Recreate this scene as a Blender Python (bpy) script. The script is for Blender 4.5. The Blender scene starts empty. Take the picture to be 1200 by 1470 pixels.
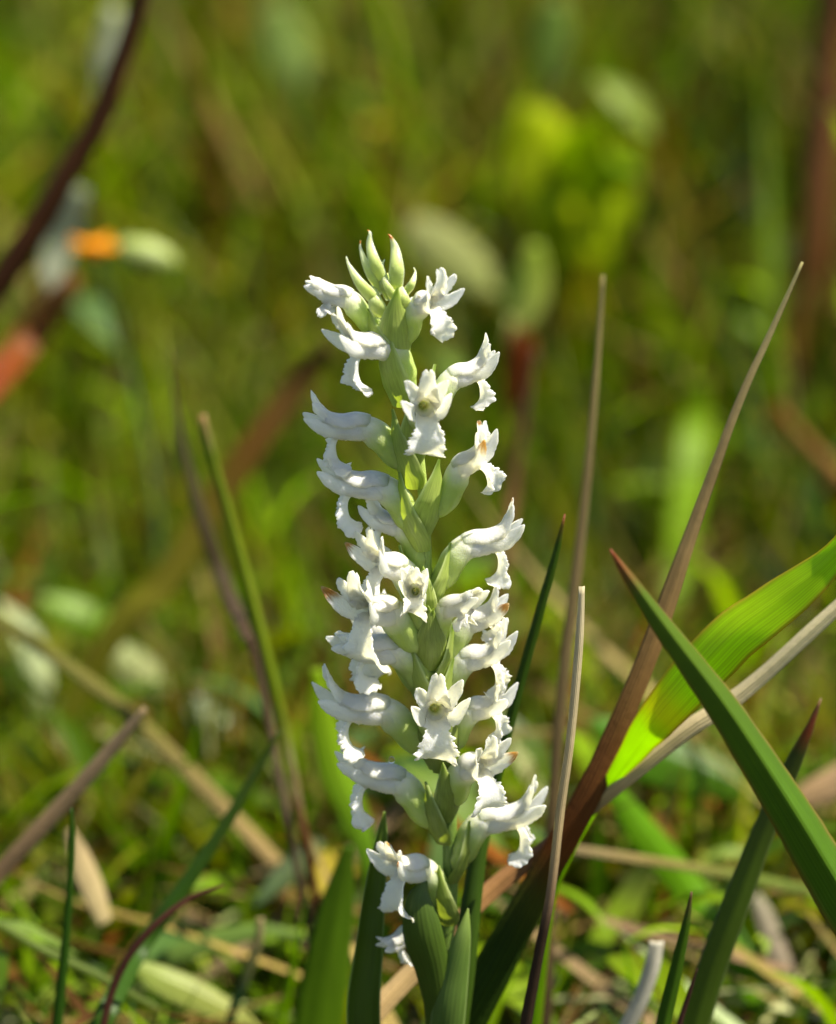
import bpy, math, random
import numpy as np
from mathutils import Vector, Matrix, Euler, noise
R = math.radians
rnd = random.Random(7)
C = bpy.context.scene.collection
sc = bpy.context.scene
MM = 0.001

# ------------------------------------------------------------------ camera
CAM_Y, PITCH, ZC = -0.60, R(15.0), 0.120
CAM = Vector((0.0, CAM_Y, ZC + 0.60*math.tan(PITCH)))
cd = bpy.data.cameras.new('camera'); cam = bpy.data.objects.new('camera', cd); C.objects.link(cam)
cam.location = CAM; cam.rotation_euler = (math.pi/2 - PITCH, 0, 0)
DIST = 0.60/math.cos(PITCH)
HALF = 0.062                                   # half the frame's width at the flower
cd.sensor_fit = 'HORIZONTAL'; cd.sensor_width = 36; cd.lens = 18*DIST/HALF
cd.clip_start = 0.02; cd.clip_end = 300
cd.dof.use_dof = True; cd.dof.focus_distance = DIST - 0.003
cd.dof.aperture_fstop = (cd.lens*MM)/0.0145
cd.dof.aperture_blades = 7; cd.dof.aperture_rotation = R(12)
sc.camera = cam
# ------------------------------------------------------------------ sky and sun
SUN = Vector((0.48, -0.10, 0.84)).normalized()   # towards the sun
w = bpy.data.worlds.new('World'); sc.world = w; w.use_nodes = True
nt = w.node_tree; sky = nt.nodes.new('ShaderNodeTexSky'); sky.sky_type = 'NISHITA'; sky.sun_disc = False
sky.sun_elevation = math.asin(SUN.z); sky.sun_rotation = math.atan2(SUN.x, SUN.y)
nt.links.new(sky.outputs[0], nt.nodes['Background'].inputs[0]); nt.nodes['Background'].inputs[1].default_value = 0.062
sl = bpy.data.lights.new('sun', 'SUN'); sl.energy = 5.0; sl.angle = R(0.5); sl.color = (1.0, 0.92, 0.74)
so = bpy.data.objects.new('sun', sl); C.objects.link(so); so.rotation_euler = SUN.to_track_quat('Z', 'Y').to_euler()
so.location = SUN*5
sc.view_settings.view_transform = 'Standard'; sc.view_settings.look = 'None'
sc.view_settings.exposure = 1.52; sc.view_settings.gamma = 1; sc.view_settings.use_curve_mapping = False
sc.render.engine = 'CYCLES'
sc.cycles.use_denoising = True
sc.cycles.max_bounces = 7; sc.cycles.diffuse_bounces = 3; sc.cycles.transmission_bounces = 4

_f = Vector((0, math.cos(PITCH), -math.sin(PITCH))); _u = Vector((0, math.sin(PITCH), math.cos(PITCH)))
def P(px, py, Y=0.0):
    """the point on the upright plane at depth Y seen at photograph pixel px, py"""
    d = _f*DIST + Vector((1, 0, 0))*((px-600)/600*HALF) + _u*((735-py)/600*HALF)
    s = (Y-CAM.y)/d.y
    return CAM + d*s
def pxsize(Y):                                   # metres per photograph pixel at depth Y
    return HALF/600*((Y-CAM_Y)/0.60)

# ------------------------------------------------------------------ materials
def new_mat(name):
    m = bpy.data.materials.new(name); m.use_nodes = True; n = m.node_tree; n.nodes.clear()
    return m, n, n.nodes.new, n.links.new
def math_node(N, L, op, a, b=None, c=None):
    x = N('ShaderNodeMath'); x.operation = op
    for i, v in enumerate((a, b, c)):
        if v is None: continue
        if isinstance(v, (int, float)): x.inputs[i].default_value = v
        else: L(v, x.inputs[i])
    return x.outputs[0]
def leaf_mat(name, trans=0.45, rough=0.42, spec=0.4, veins=14, vein_dark=0.75, bump=0.25, gain=1.35, spots=0.35, nscale=900, tone=0.76):
    m, n, N, L = new_mat(name)
    at = N('ShaderNodeAttribute'); at.attribute_name = 'Col'
    uv = N('ShaderNodeUVMap'); uv.uv_map = 'UVMap'
    sx = N('ShaderNodeSeparateXYZ'); L(uv.outputs[0], sx.inputs[0])
    geo = N('ShaderNodeTexCoord')
    nz = N('ShaderNodeTexNoise'); nz.inputs['Scale'].default_value = nscale; nz.inputs['Detail'].default_value = 4
    L(geo.outputs['Object'], nz.inputs['Vector'])
    nb = N('ShaderNodeTexNoise'); nb.inputs['Scale'].default_value = 90; nb.inputs['Detail'].default_value = 3
    L(geo.outputs['Object'], nb.inputs['Vector'])
    # streaks that run along the blade
    cm = N('ShaderNodeCombineXYZ'); L(math_node(N, L, 'MULTIPLY', sx.outputs[0], 30.0), cm.inputs[0])
    L(math_node(N, L, 'MULTIPLY', sx.outputs[1], 5.0), cm.inputs[1])
    ns = N('ShaderNodeTexNoise'); ns.inputs['Scale'].default_value = 1.0; ns.inputs['Detail'].default_value = 3
    L(cm.outputs[0], ns.inputs['Vector'])
    wob = math_node(N, L, 'MULTIPLY_ADD', ns.outputs[0], 0.03, sx.outputs[0])
    s = math_node(N, L, 'SINE', math_node(N, L, 'MULTIPLY', wob, veins*2*math.pi))
    s01 = math_node(N, L, 'MULTIPLY_ADD', s, 0.5, 0.5)
    vein = math_node(N, L, 'MULTIPLY', math_node(N, L, 'POWER', s01, 2.0), ns.outputs[0])
    f1 = math_node(N, L, 'MULTIPLY_ADD', vein, vein_dark-1.0, 1.0)
    f2 = math_node(N, L, 'MULTIPLY_ADD', ns.outputs[0], 0.9, 0.55)
    f3 = math_node(N, L, 'MULTIPLY_ADD', nb.outputs[0], spots*1.6, 1.0-spots*0.8)
    f = math_node(N, L, 'MULTIPLY', math_node(N, L, 'MULTIPLY', math_node(N, L, 'MULTIPLY', f1, f2), f3), tone)
    mul = N('ShaderNodeVectorMath'); mul.operation = 'SCALE'; L(at.outputs['Color'], mul.inputs[0]); L(f, mul.inputs['Scale'])
    bp = N('ShaderNodeBump'); bp.inputs['Strength'].default_value = bump; bp.inputs['Distance'].default_value = 0.0002
    L(math_node(N, L, 'ADD', s01, math_node(N, L, 'MULTIPLY', nz.outputs[0], 0.7)), bp.inputs['Height'])
    pr = N('ShaderNodeBsdfPrincipled'); L(mul.outputs[0], pr.inputs['Base Color'])
    pr.inputs['Roughness'].default_value = rough; pr.inputs['Specular IOR Level'].default_value = spec
    L(bp.outputs[0], pr.inputs['Normal'])
    tr = N('ShaderNodeBsdfTranslucent')
    tm = N('ShaderNodeVectorMath'); tm.operation = 'MULTIPLY'; L(mul.outputs[0], tm.inputs[0]); tm.inputs[1].default_value = (gain*1.1, gain*1.15, gain*0.30)
    L(tm.outputs[0], tr.inputs['Color'])
    mx = N('ShaderNodeMixShader'); mx.inputs[0].default_value = trans
    L(pr.outputs[0], mx.inputs[1]); L(tr.outputs[0], mx.inputs[2])
    o = N('ShaderNodeOutputMaterial'); L(mx.outputs[0], o.inputs[0])
    return m
def wax_mat(name, sss=0.9, radius=0.0011, rough=0.4, trans=0.18, bump=0.35):
    m, n, N, L = new_mat(name)
    at = N('ShaderNodeAttribute'); at.attribute_name = 'Col'
    geo = N('ShaderNodeTexCoord')
    nz = N('ShaderNodeTexNoise'); nz.inputs['Scale'].default_value = 3500; nz.inputs['Detail'].default_value = 2
    vz = N('ShaderNodeTexVoronoi'); vz.inputs['Scale'].default_value = 4200
    L(geo.outputs['Object'], nz.inputs['Vector']); L(geo.outputs['Object'], vz.inputs['Vector'])
    n2 = N('ShaderNodeTexNoise'); n2.inputs['Scale'].default_value = 500; n2.inputs['Detail'].default_value = 3
    L(geo.outputs['Object'], n2.inputs['Vector'])
    f = math_node(N, L, 'MULTIPLY_ADD', n2.outputs[0], 0.22, 0.88)
    mul = N('ShaderNodeVectorMath'); mul.operation = 'SCALE'; L(at.outputs['Color'], mul.inputs[0]); L(f, mul.inputs['Scale'])
    bp = N('ShaderNodeBump'); bp.inputs['Strength'].default_value = bump; bp.inputs['Distance'].default_value = 0.0001
    L(math_node(N, L, 'SUBTRACT', nz.outputs[0], vz.outputs[0]), bp.inputs['Height'])
    pr = N('ShaderNodeBsdfPrincipled'); L(mul.outputs[0], pr.inputs['Base Color'])
    pr.inputs['Roughness'].default_value = rough; pr.inputs['Specular IOR Level'].default_value = 0.5
    pr.inputs['Subsurface Weight'].default_value = sss; pr.inputs['Subsurface Radius'].default_value = (1.0, 0.95, 0.6)
    pr.inputs['Subsurface Scale'].default_value = radius
    L(bp.outputs[0], pr.inputs['Normal'])
    o = N('ShaderNodeOutputMaterial')
    if trans > 0:
        tr = N('ShaderNodeBsdfTranslucent'); L(mul.outputs[0], tr.inputs['Color'])
        mx = N('ShaderNodeMixShader'); mx.inputs[0].default_value = trans
        L(pr.outputs[0], mx.inputs[1]); L(tr.outputs[0], mx.inputs[2]); L(mx.outputs[0], o.inputs[0])
    else: L(pr.outputs[0], o.inputs[0])
    return m
M_GRASS = leaf_mat('grass_blade', trans=0.5, rough=0.42, spec=0.10, veins=9, spots=0.3, gain=1.7)
M_BLADE = leaf_mat('near_grass_blade', trans=0.5, rough=0.38, spec=0.24, veins=17, vein_dark=0.70, bump=0.35, spots=0.25, gain=1.4)
M_GLOW = leaf_mat('blade_painted_sunlit', trans=0.68, rough=0.4, spec=0.22, veins=19, vein_dark=0.74, bump=0.3, spots=0.25, gain=1.5, tone=0.9)  # brighter copy of the near blade, backlight put into tone and translucency
M_DRY = leaf_mat('dry_straw', tone=0.72, trans=0.22, rough=0.6, spec=0.12, veins=7, vein_dark=0.55, bump=0.7, gain=1.1, spots=0.55)
M_LEAF = leaf_mat('broad_leaf', trans=0.5, rough=0.4, spec=0.15, veins=5, vein_dark=0.85, spots=0.3, gain=1.5)
M_BRACT = leaf_mat('bract_skin', trans=0.42, rough=0.45, spec=0.35, veins=9, vein_dark=0.92, bump=0.14, spots=0.2, gain=1.35, nscale=2500, tone=0.86)
M_PETAL = wax_mat('white_petal', trans=0.48, radius=0.0014, rough=0.30, bump=0.55)
M_TIP = wax_mat('pale_bract_skin', trans=0.35, radius=0.0010, rough=0.35, bump=0.3)
M_STEM = wax_mat('orchid_stem_skin', sss=0.3, radius=0.0008, rough=0.5, trans=0.0, bump=0.5)
def drop_mat():
    m, n, N, L = new_mat('dew'); pr = N('ShaderNodeBsdfPrincipled'); pr.inputs['Roughness'].default_value = 0.02
    pr.inputs['IOR'].default_value = 1.33; pr.inputs['Transmission Weight'].default_value = 1.0
    o = N('ShaderNodeOutputMaterial'); L(pr.outputs[0], o.inputs[0]); return m
M_DEW = drop_mat()
def soil_mat():
    m, n, N, L = new_mat('peaty_soil')
    geo = N('ShaderNodeTexCoord')
    a = N('ShaderNodeTexNoise'); a.inputs['Scale'].default_value = 38; a.inputs['Detail'].default_value = 8; L(geo.outputs['Object'], a.inputs['Vector'])
    r = N('ShaderNodeValToRGB'); L(a.outputs[0], r.inputs[0]); e = r.color_ramp.elements
    e[0].position = 0.3; e[0].color = (0.010, 0.007, 0.003, 1); e[1].position = 0.7; e[1].color = (0.04, 0.045, 0.006, 1)
    k = e.new(0.5); k.color = (0.02, 0.025, 0.004, 1)
    b = N('ShaderNodeTexNoise'); b.inputs['Scale'].default_value = 400; b.inputs['Detail'].default_value = 5; L(geo.outputs['Object'], b.inputs['Vector'])
    bp = N('ShaderNodeBump'); bp.inputs['Strength'].default_value = 0.8; bp.inputs['Distance'].default_value = 0.003; L(b.outputs[0], bp.inputs['Height'])
    pr = N('ShaderNodeBsdfPrincipled'); pr.inputs['Roughness'].default_value = 0.9; L(r.outputs[0], pr.inputs['Base Color']); L(bp.outputs[0], pr.inputs['Normal'])
    o = N('ShaderNodeOutputMaterial'); L(pr.outputs[0], o.inputs[0]); return m
M_SOIL = soil_mat()

# ------------------------------------------------------------------ mesh helpers
def lerp(a, b, t): return a + (b-a)*t
def mixc(a, b, t):
    t = max(0.0, min(1.0, t)); return tuple(lerp(a[i], b[i], t) for i in range(3))
def ramp(stops, t):
    if t <= stops[0][0]: return stops[0][1]
    for (a, ca), (b, cb) in zip(stops, stops[1:]):
        if t <= b:
            k = (t-a)/(b-a) if b > a else 1
            return tuple(lerp(ca[i], cb[i], k) for i in range(len(ca))) if isinstance(ca, tuple) else lerp(ca, cb, k)
    return stops[-1][1]
def smooth(a, b, x):
    t = max(0.0, min(1.0, (x-a)/(b-a))); return t*t*(3-2*t)
def catmull(pts, t):
    n = len(pts)-1; x = max(0.0, min(n-1e-6, t*n)); i = int(x); f = x-i
    p0 = pts[max(i-1, 0)]; p1 = pts[i]; p2 = pts[i+1]; p3 = pts[min(i+2, n)]
    out = []
    for a, b, c, d in zip(p0, p1, p2, p3):
        out.append(0.5*((2*b) + (-a+c)*f + (2*a-5*b+4*c-d)*f*f + (-a+3*b-3*c+d)*f*f*f))
    return out
def put(name, me, mat, parent=None, loc=None):
    o = bpy.data.objects.new(name, me); C.objects.link(o)
    if mat is not None and not me.materials: me.materials.append(mat)
    if parent is not None: o.parent = parent
    if loc is not None: o.location = loc
    return o
def tag(o, label=None, cat=None, group=None, kind=None):
    if label: o['label'] = label
    if cat: o['category'] = cat
    if group: o['group'] = group
    if kind: o['kind'] = kind
    return o
def raw_mesh(name, V, F, col, uv=None):
    """V Nx3, F Mx4 quads, col Nx3, uv Nx2 per vertex"""
    me = bpy.data.meshes.new(name)
    V = np.asarray(V, dtype=np.float32); F = np.asarray(F, dtype=np.int32)
    nv, nf = len(V), len(F); k = F.shape[1]
    me.vertices.add(nv); me.vertices.foreach_set('co', V.ravel())
    me.loops.add(nf*k); me.loops.foreach_set('vertex_index', F.ravel())
    me.polygons.add(nf); me.polygons.foreach_set('loop_start', np.arange(0, nf*k, k, dtype=np.int32))
    me.polygons.foreach_set('use_smooth', np.ones(nf, dtype=bool))
    me.update(calc_edges=True)
    a = me.color_attributes.new('Col', 'FLOAT_COLOR', 'POINT')
    c4 = np.ones((nv, 4), dtype=np.float32); c4[:, :3] = col; a.data.foreach_set('color', c4.ravel())
    if uv is not None:
        u = me.uv_layers.new(name='UVMap'); uu = np.asarray(uv, dtype=np.float32)[F.ravel()]
        u.data.foreach_set('uv', uu.ravel())
    me.validate()
    return me
class MB:
    def __init__(s): s.v = []; s.f = []; s.c = []; s.t = []
    def grid(s, f, nu, nv, col, thick=0.0, edge=0.25):
        """f(u,v)->Vector, u along 0..1, v across -1..1; thick>0 gives a closed sheet, thinner at its rim"""
        G = [[Vector(f(i/nu, -1+2*j/nv)) for j in range(nv+1)] for i in range(nu+1)]
        def nrm(i, j):
            a = G[min(i+1, nu)][j]-G[max(i-1, 0)][j]; b = G[i][min(j+1, nv)]-G[i][max(j-1, 0)]
            n = a.cross(b)
            return n.normalized() if n.length > 1e-14 else Vector((0, 0, 1))
        base = len(s.v)
        for side in ((1, -1) if thick else (0,)):
            for i in range(nu+1):
                for j in range(nv+1):
                    vv = -1+2*j/nv; uu = i/nu
                    k = thick*0.5*(edge+(1-edge)*math.sqrt(max(0, 1-vv*vv)))*(1 if uu < 0.93 else max(0.2, (1-uu)/0.07))*(1 if uu > 0.08 else 0.1+0.9*uu/0.08)
                    p = G[i][j] + nrm(i, j)*k*side if thick else G[i][j]
                    s.v.append(p); s.c.append(col(uu, vv)); s.t.append(((vv+1)/2, uu))
        def idx(sd, i, j): return base + sd*(nu+1)*(nv+1) + i*(nv+1)+j
        for i in range(nu):
            for j in range(nv):
                s.f.append((idx(0, i, j), idx(0, i+1, j), idx(0, i+1, j+1), idx(0, i, j+1)))
                if thick: s.f.append((idx(1, i, j), idx(1, i, j+1), idx(1, i+1, j+1), idx(1, i+1, j)))
        if thick:
            for i in range(nu):
                s.f.append((idx(0, i, 0), idx(1, i, 0), idx(1, i+1, 0), idx(0, i+1, 0)))
                s.f.append((idx(0, i, nv), idx(0, i+1, nv), idx(1, i+1, nv), idx(1, i, nv)))
            for j in range(nv):
                s.f.append((idx(0, 0, j), idx(0, 0, j+1), idx(1, 0, j+1), idx(1, 0, j)))
                s.f.append((idx(0, nu, j), idx(1, nu, j), idx(1, nu, j+1), idx(0, nu, j+1)))
        return s
    def tube(s, pts, rad, nu, nv, col, lump=0.0, cap=True):
        """pts: control points; rad(u); col(u,a)"""
        base = len(s.v); up = Vector((0.13, 0.31, 0.94)); prev = None
        C_ = [Vector(catmull(pts, i/nu)) for i in range(nu+1)]
        for i in range(nu+1):
            t = (C_[min(i+1, nu)]-C_[max(i-1, 0)]).normalized()
            if prev is None: a = t.cross(up if abs(t.dot(up)) < 0.9 else Vector((1, 0, 0))).normalized()
            else: a = (prev - t*prev.dot(t)).normalized()
            prev = a; b = t.cross(a)
            for j in range(nv):
                an = 2*math.pi*j/nv; r = rad(i/nu)
                if lump: r *= 1+lump*noise.noise(Vector((i*0.35, math.cos(an)*1.3, math.sin(an)*1.3+base*0.01)))
                s.v.append(C_[i]+(a*math.cos(an)+b*math.sin(an))*r); s.c.append(col(i/nu, an)); s.t.append((j/nv, i/nu))
        for i in range(nu):
            for j in range(nv):
                k = (j+1) % nv
                s.f.append((base+i*nv+j, base+i*nv+k, base+(i+1)*nv+k, base+(i+1)*nv+j))
        if cap:
            for i0, cc in ((0, C_[0]), (nu, C_[-1])):
                m = len(s.v); s.v.append(cc); s.c.append(col(i0/nu, 0)); s.t.append((0.5, i0/nu))
                for j in range(0, nv, 2):
                    q = (base+i0*nv+j, base+i0*nv+(j+1) % nv, base+i0*nv+(j+2) % nv, m)
                    s.f.append(q if i0 else q[::-1])
        return s
    def build(s, name, mat, parent=None, origin=None):
        V = np.array([tuple(p) for p in s.v], dtype=np.float64)
        if origin is not None: V = V - np.array(tuple(origin))
        me = raw_mesh(name, V, np.array(s.f), np.array([c[:3] for c in s.c]), np.array(s.t))
        return put(name, me, mat, parent)

# ------------------------------------------------------------------ ground
def height(x, y):
    return 0.006*noise.noise(Vector((x*9, y*9, 0.3))) + 0.02*noise.noise(Vector((x*1.3, y*1.3, 4.0)))*smooth(0.3, 2.0, math.hypot(x, y)) - 0.004
def ground():
    n = 140; ax = np.linspace(-1, 1, n+1); ax = np.sign(ax)*(np.abs(ax)**3.6)*120
    V = []; F = []
    for y in ax:
        for x in ax: V.append((x, y, height(x, y)))
    for i in range(n):
        for j in range(n):
            a = i*(n+1)+j; F.append((a, a+1, a+n+2, a+n+1))
    me = raw_mesh('ground', V, F, np.tile((0.04, 0.05, 0.01), (len(V), 1)))
    o = put('ground', me, M_SOIL); o['kind'] = 'structure'
ground()

# ------------------------------------------------------------------ masses of grass nobody could count
def blades(name, items, K, mat, label, cat):
    """items: rows x,y,z,h,width,azimuth,lean,curve,twist,r,g,b,tr,tg,tb"""
    A = np.array(items); n = len(A); t = np.linspace(0, 1, K+1)[None, :]
    x, y, z, h, wd, az, lean, cur, tw = [A[:, i][:, None] for i in range(9)]
    ang = lean + cur*t                               # angle from vertical along the blade
    ds = h/K
    rr = np.cumsum(np.sin(ang)*ds, axis=1)-np.sin(ang[:, :1])*ds
    zz = np.cumsum(np.cos(ang)*ds, axis=1)-np.cos(ang[:, :1])*ds
    cx = x + rr*np.cos(az); cy = y + rr*np.sin(az); cz = z + zz
    half = wd*0.5*np.sqrt(np.clip(1-t**2.2, 0.0, 1))*(0.65+0.35*np.sin(np.pi*np.clip(t*1.3, 0, 1)))+wd*0.02
    fa = az + np.pi/2 + tw*(0.3+t)
    bx = np.cos(fa); by = np.sin(fa)
    nx = -np.cos(az)*np.cos(ang); ny = -np.sin(az)*np.cos(ang); nz = np.sin(ang)
    V = np.zeros((n, K+1, 3, 3))
    for k, sgn in enumerate((-1, 0, 1)):
        lift = 0.0 if sgn == 0 else 0.45
        V[:, :, k, 0] = cx + bx*half*sgn + nx*half*lift
        V[:, :, k, 1] = cy + by*half*sgn + ny*half*lift
        V[:, :, k, 2] = cz + nz*half*lift
    base = (np.arange(n)*(K+1)*3)[:, None, None]
    i = np.arange(K)[None, :, None]*3; j = np.arange(2)[None, None, :]
    a = base+i+j
    F = np.stack([a, a+1, a+4, a+3], axis=-1).reshape(-1, 4)
    c0 = A[:, 9:12][:, None, None, :]; c1 = A[:, 12:15][:, None, None, :]
    col = c0*(1-t[:, :, None, None]**2.5)+c1*(t[:, :, None, None]**2.5)+np.zeros((n, K+1, 3, 3))
    uv = np.zeros((n, K+1, 3, 2)); uv[..., 0] = np.array([0, .5, 1])[None, None, :]; uv[..., 1] = t[:, :, None]
    me = raw_mesh(name, V.reshape(-1, 3), F, col.reshape(-1, 3), uv.reshape(-1, 2))
    o = put(name, me, mat); tag(o, label, cat, kind='stuff'); return o
G_MID = (0.066, 0.130, 0.002); G_DARK = (0.016, 0.040, 0.002); G_OLIVE = (0.100, 0.122, 0.002); G_BRIGHT = (0.18, 0.30, 0.002)
G_BLUE = (0.085, 0.160, 0.040); STRAW = (0.34, 0.25, 0.08); BROWN = (0.11, 0.05, 0.008); RUST = (0.24, 0.08, 0.008); PALE = (0.42, 0.46, 0.20)
PAL = [(G_MID, 26), (G_DARK, 20), (G_OLIVE, 24), (G_BRIGHT, 18), (G_BLUE, 5), (STRAW, 5), (BROWN, 5), (RUST, 3), (PALE, 2)]
def pick(pal=PAL):
    s = rnd.uniform(0, sum(q for _, q in pal))
    for c, q in pal:
        s -= q
        if s <= 0: return c
    return pal[0][0]
def vary(c, a=0.25):
    k = 1+rnd.uniform(-a, a); return (c[0]*k*(1+rnd.uniform(-.1, .1)), c[1]*k, c[2]*k*(1+rnd.uniform(-.2, .2)))
items = []; dry = []
def xrange_at(y): return HALF*1.9*((y+0.60)/0.60)+0.05
for c in range(2500):                                # tussocks
    y = 0.16 + 3.2*(rnd.random()**1.7); x = rnd.uniform(-1, 1)*xrange_at(y)
    g = smooth(0.2, 0.75, y); hmax = lerp(0.045, 0.17, g)*rnd.uniform(0.55, 1.25)
    col = pick() if not (x/xrange_at(y) > .10 and y > .30 and rnd.random() < .75) else rnd.choice((G_DARK, G_DARK, BROWN, G_MID)); az0 = rnd.uniform(0, 2*math.pi); n = int(rnd.uniform(16, 40)); sp = rnd.uniform(0.01, 0.035)*(1+y*0.6)
    for k in range(n):
        bx = x+rnd.gauss(0, sp); by = y+rnd.gauss(0, sp); 
        if by < 0.1: continue
        h = hmax*rnd.uniform(0.5, 1.15); cc = vary(col if rnd.random() < 0.75 else pick())
        tip = cc if rnd.random() < 0.6 else vary(rnd.choice((STRAW, BROWN, G_OLIVE)))
        row = (bx, by, height(bx, by)-0.002, h, rnd.uniform(0.0013, 0.0040)*(1+0.7*g), rnd.uniform(0, 6.28), rnd.uniform(0.02, 0.45), rnd.uniform(0.0, 1.5), rnd.uniform(-1.2, 1.2))+cc+tip
        (items if cc[1] > cc[0]*0.95 else dry).append(row)
for c in range(1300):                                # the meadow goes on to both sides and beyond
    y = -0.15 + 4.6*(rnd.random()**1.3); x = rnd.choice((-1, 1))*(xrange_at(max(y, 0))*rnd.uniform(0.9, 1.0)+rnd.random()**1.5*(0.9+y*0.7))
    if rnd.random() < .25: y = rnd.uniform(3.2, 6.5); x = rnd.uniform(-1, 1)*xrange_at(y)*1.8
    col = pick(); sp = rnd.uniform(0.02, 0.06)*(1+y*0.6); hm = rnd.uniform(.06, .17) if y > .15 else .045
    for k in range(18):
        bx = x+rnd.gauss(0, sp); by = y+rnd.gauss(0, sp); h = hm*rnd.uniform(.5, 1.15); cc = vary(col)
        items.append((bx, by, height(bx, by)-0.002, h, rnd.uniform(0.003, 0.007), rnd.uniform(0, 6.28), rnd.uniform(0.02, 0.5), rnd.uniform(0.0, 1.5), rnd.uniform(-1.2, 1.2))+cc+cc)
blades('meadow_grass', items, 5, M_GRASS, 'dense green meadow grass blurred behind the orchid', 'grass')
turf = []
for k in range(17000):                                # low turf under everything
    y = -0.25 + 1.5*(rnd.random()**1.25); x = rnd.uniform(-1, 1)*(xrange_at(max(y, 0))+0.02)
    lim = 0.045
    if y < 0.03: lim = 0.030
    if abs(x-0.004) < 0.004 and abs(y) < 0.004: continue
    cc = vary(pick([(G_MID, 28), (G_BRIGHT, 32), (G_OLIVE, 14), (G_BLUE, 12), (G_DARK, 8), ((0.3, 0.38, 0.12), 6)])); 
    turf.append((x, y, height(x, y)-0.001, rnd.uniform(0.4, 1)*lim, rnd.uniform(0.0009, 0.0026), rnd.uniform(0, 6.28), rnd.uniform(0.1, 0.9), rnd.uniform(0, 1.6), rnd.uniform(-1, 1))+cc+vary(cc))
blades('short_turf', turf, 4, M_GRASS, 'short bright green turf low between the taller blades', 'grass')
for k in range(3300):                                # fallen straw and dead blades
    y = -0.2 + 1.5*(rnd.random()**1.3); x = rnd.uniform(-1, 1)*xrange_at(max(y, 0))
    if (y < 0.07 or y > .22) and k % 6 == 0: continue
    cc = vary(pick([(STRAW, 36), (BROWN, 30), (RUST, 2), ((0.22, 0.15, 0.08), 20), (PALE, 8)]), 0.35)
    big = k % 6 == 0; dry.append((x, y, height(x, y)+rnd.uniform(0.001, 0.018)+big*rnd.uniform(0, .022), rnd.uniform(0.02, 0.07)*(1.5 if big else 1), rnd.uniform(0.0013, 0.0038)*(1.3 if big else 1), rnd.uniform(0, 6.28), rnd.uniform(1.1, 1.6), rnd.uniform(-0.5, 0.35), rnd.uniform(-1, 1))+cc+vary(cc))
blades('dead_grass', dry, 5, M_DRY, 'brown and straw coloured dead grass lying through the meadow', 'dry grass')
def leaf_mass():
    V = []; F = []; CC = []; U = []
    for k in range(1090):
        y = 0.06 + 1.1*(rnd.random()**1.4); x = rnd.uniform(-1, 1)*xrange_at(y)
        L_ = rnd.uniform(0.010, 0.034)*(1+0.4*y); W = L_*rnd.uniform(0.12, 0.32); z = height(x, y)+rnd.uniform(0.004, 0.034+0.03*smooth(.3, .8, y))
        if k >= 900:                                 # added leaves held up among the taller grass, standing in for blurred light blobs
            y = rnd.uniform(0.32, 1.1); x = rnd.uniform(-1, 1)*xrange_at(y); z = rnd.uniform(0.02, 0.11); L_ = rnd.uniform(0.010, 0.022); W = L_*rnd.uniform(.25, .5)
        m = Matrix.Translation((x, y, z)) @ Euler((rnd.uniform(-.7, .7), rnd.uniform(-.7, .7), rnd.uniform(0, 6.28))).to_matrix().to_4x4()
        cc = vary(pick([(G_BRIGHT, 26), (G_MID, 18), (G_BLUE, 14), ((0.22, 0.32, 0.05), 12), (PALE, 2 if k < 900 else 0), (G_OLIVE, 14), ((0.30, 0.26, 0.03), 4), (RUST, 1)]))
        b = len(V); nu = 5
        for i in range(nu+1):
            t = i/nu; hw = W*0.5*math.sin(math.pi*(0.03+0.94*t)**0.85); dz = 0.25*L_*math.sin(t*2.2)
            for q in (-1, 0, 1):
                V.append(tuple(m @ Vector((L_*t, q*hw, dz+abs(q)*hw*0.35)))); CC.append(cc); U.append(((q+1)/2, t))
        for i in range(nu):
            for j in range(2): a = b+i*3+j; F.append((a, a+1, a+4, a+3))
    me = raw_mesh('ground_cover', V, F, np.array(CC), U)
    tag(put('ground_cover', me, M_LEAF), 'small rounded green leaves carpeting the ground between grasses', 'ground cover', kind='stuff')
leaf_mass()

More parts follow.
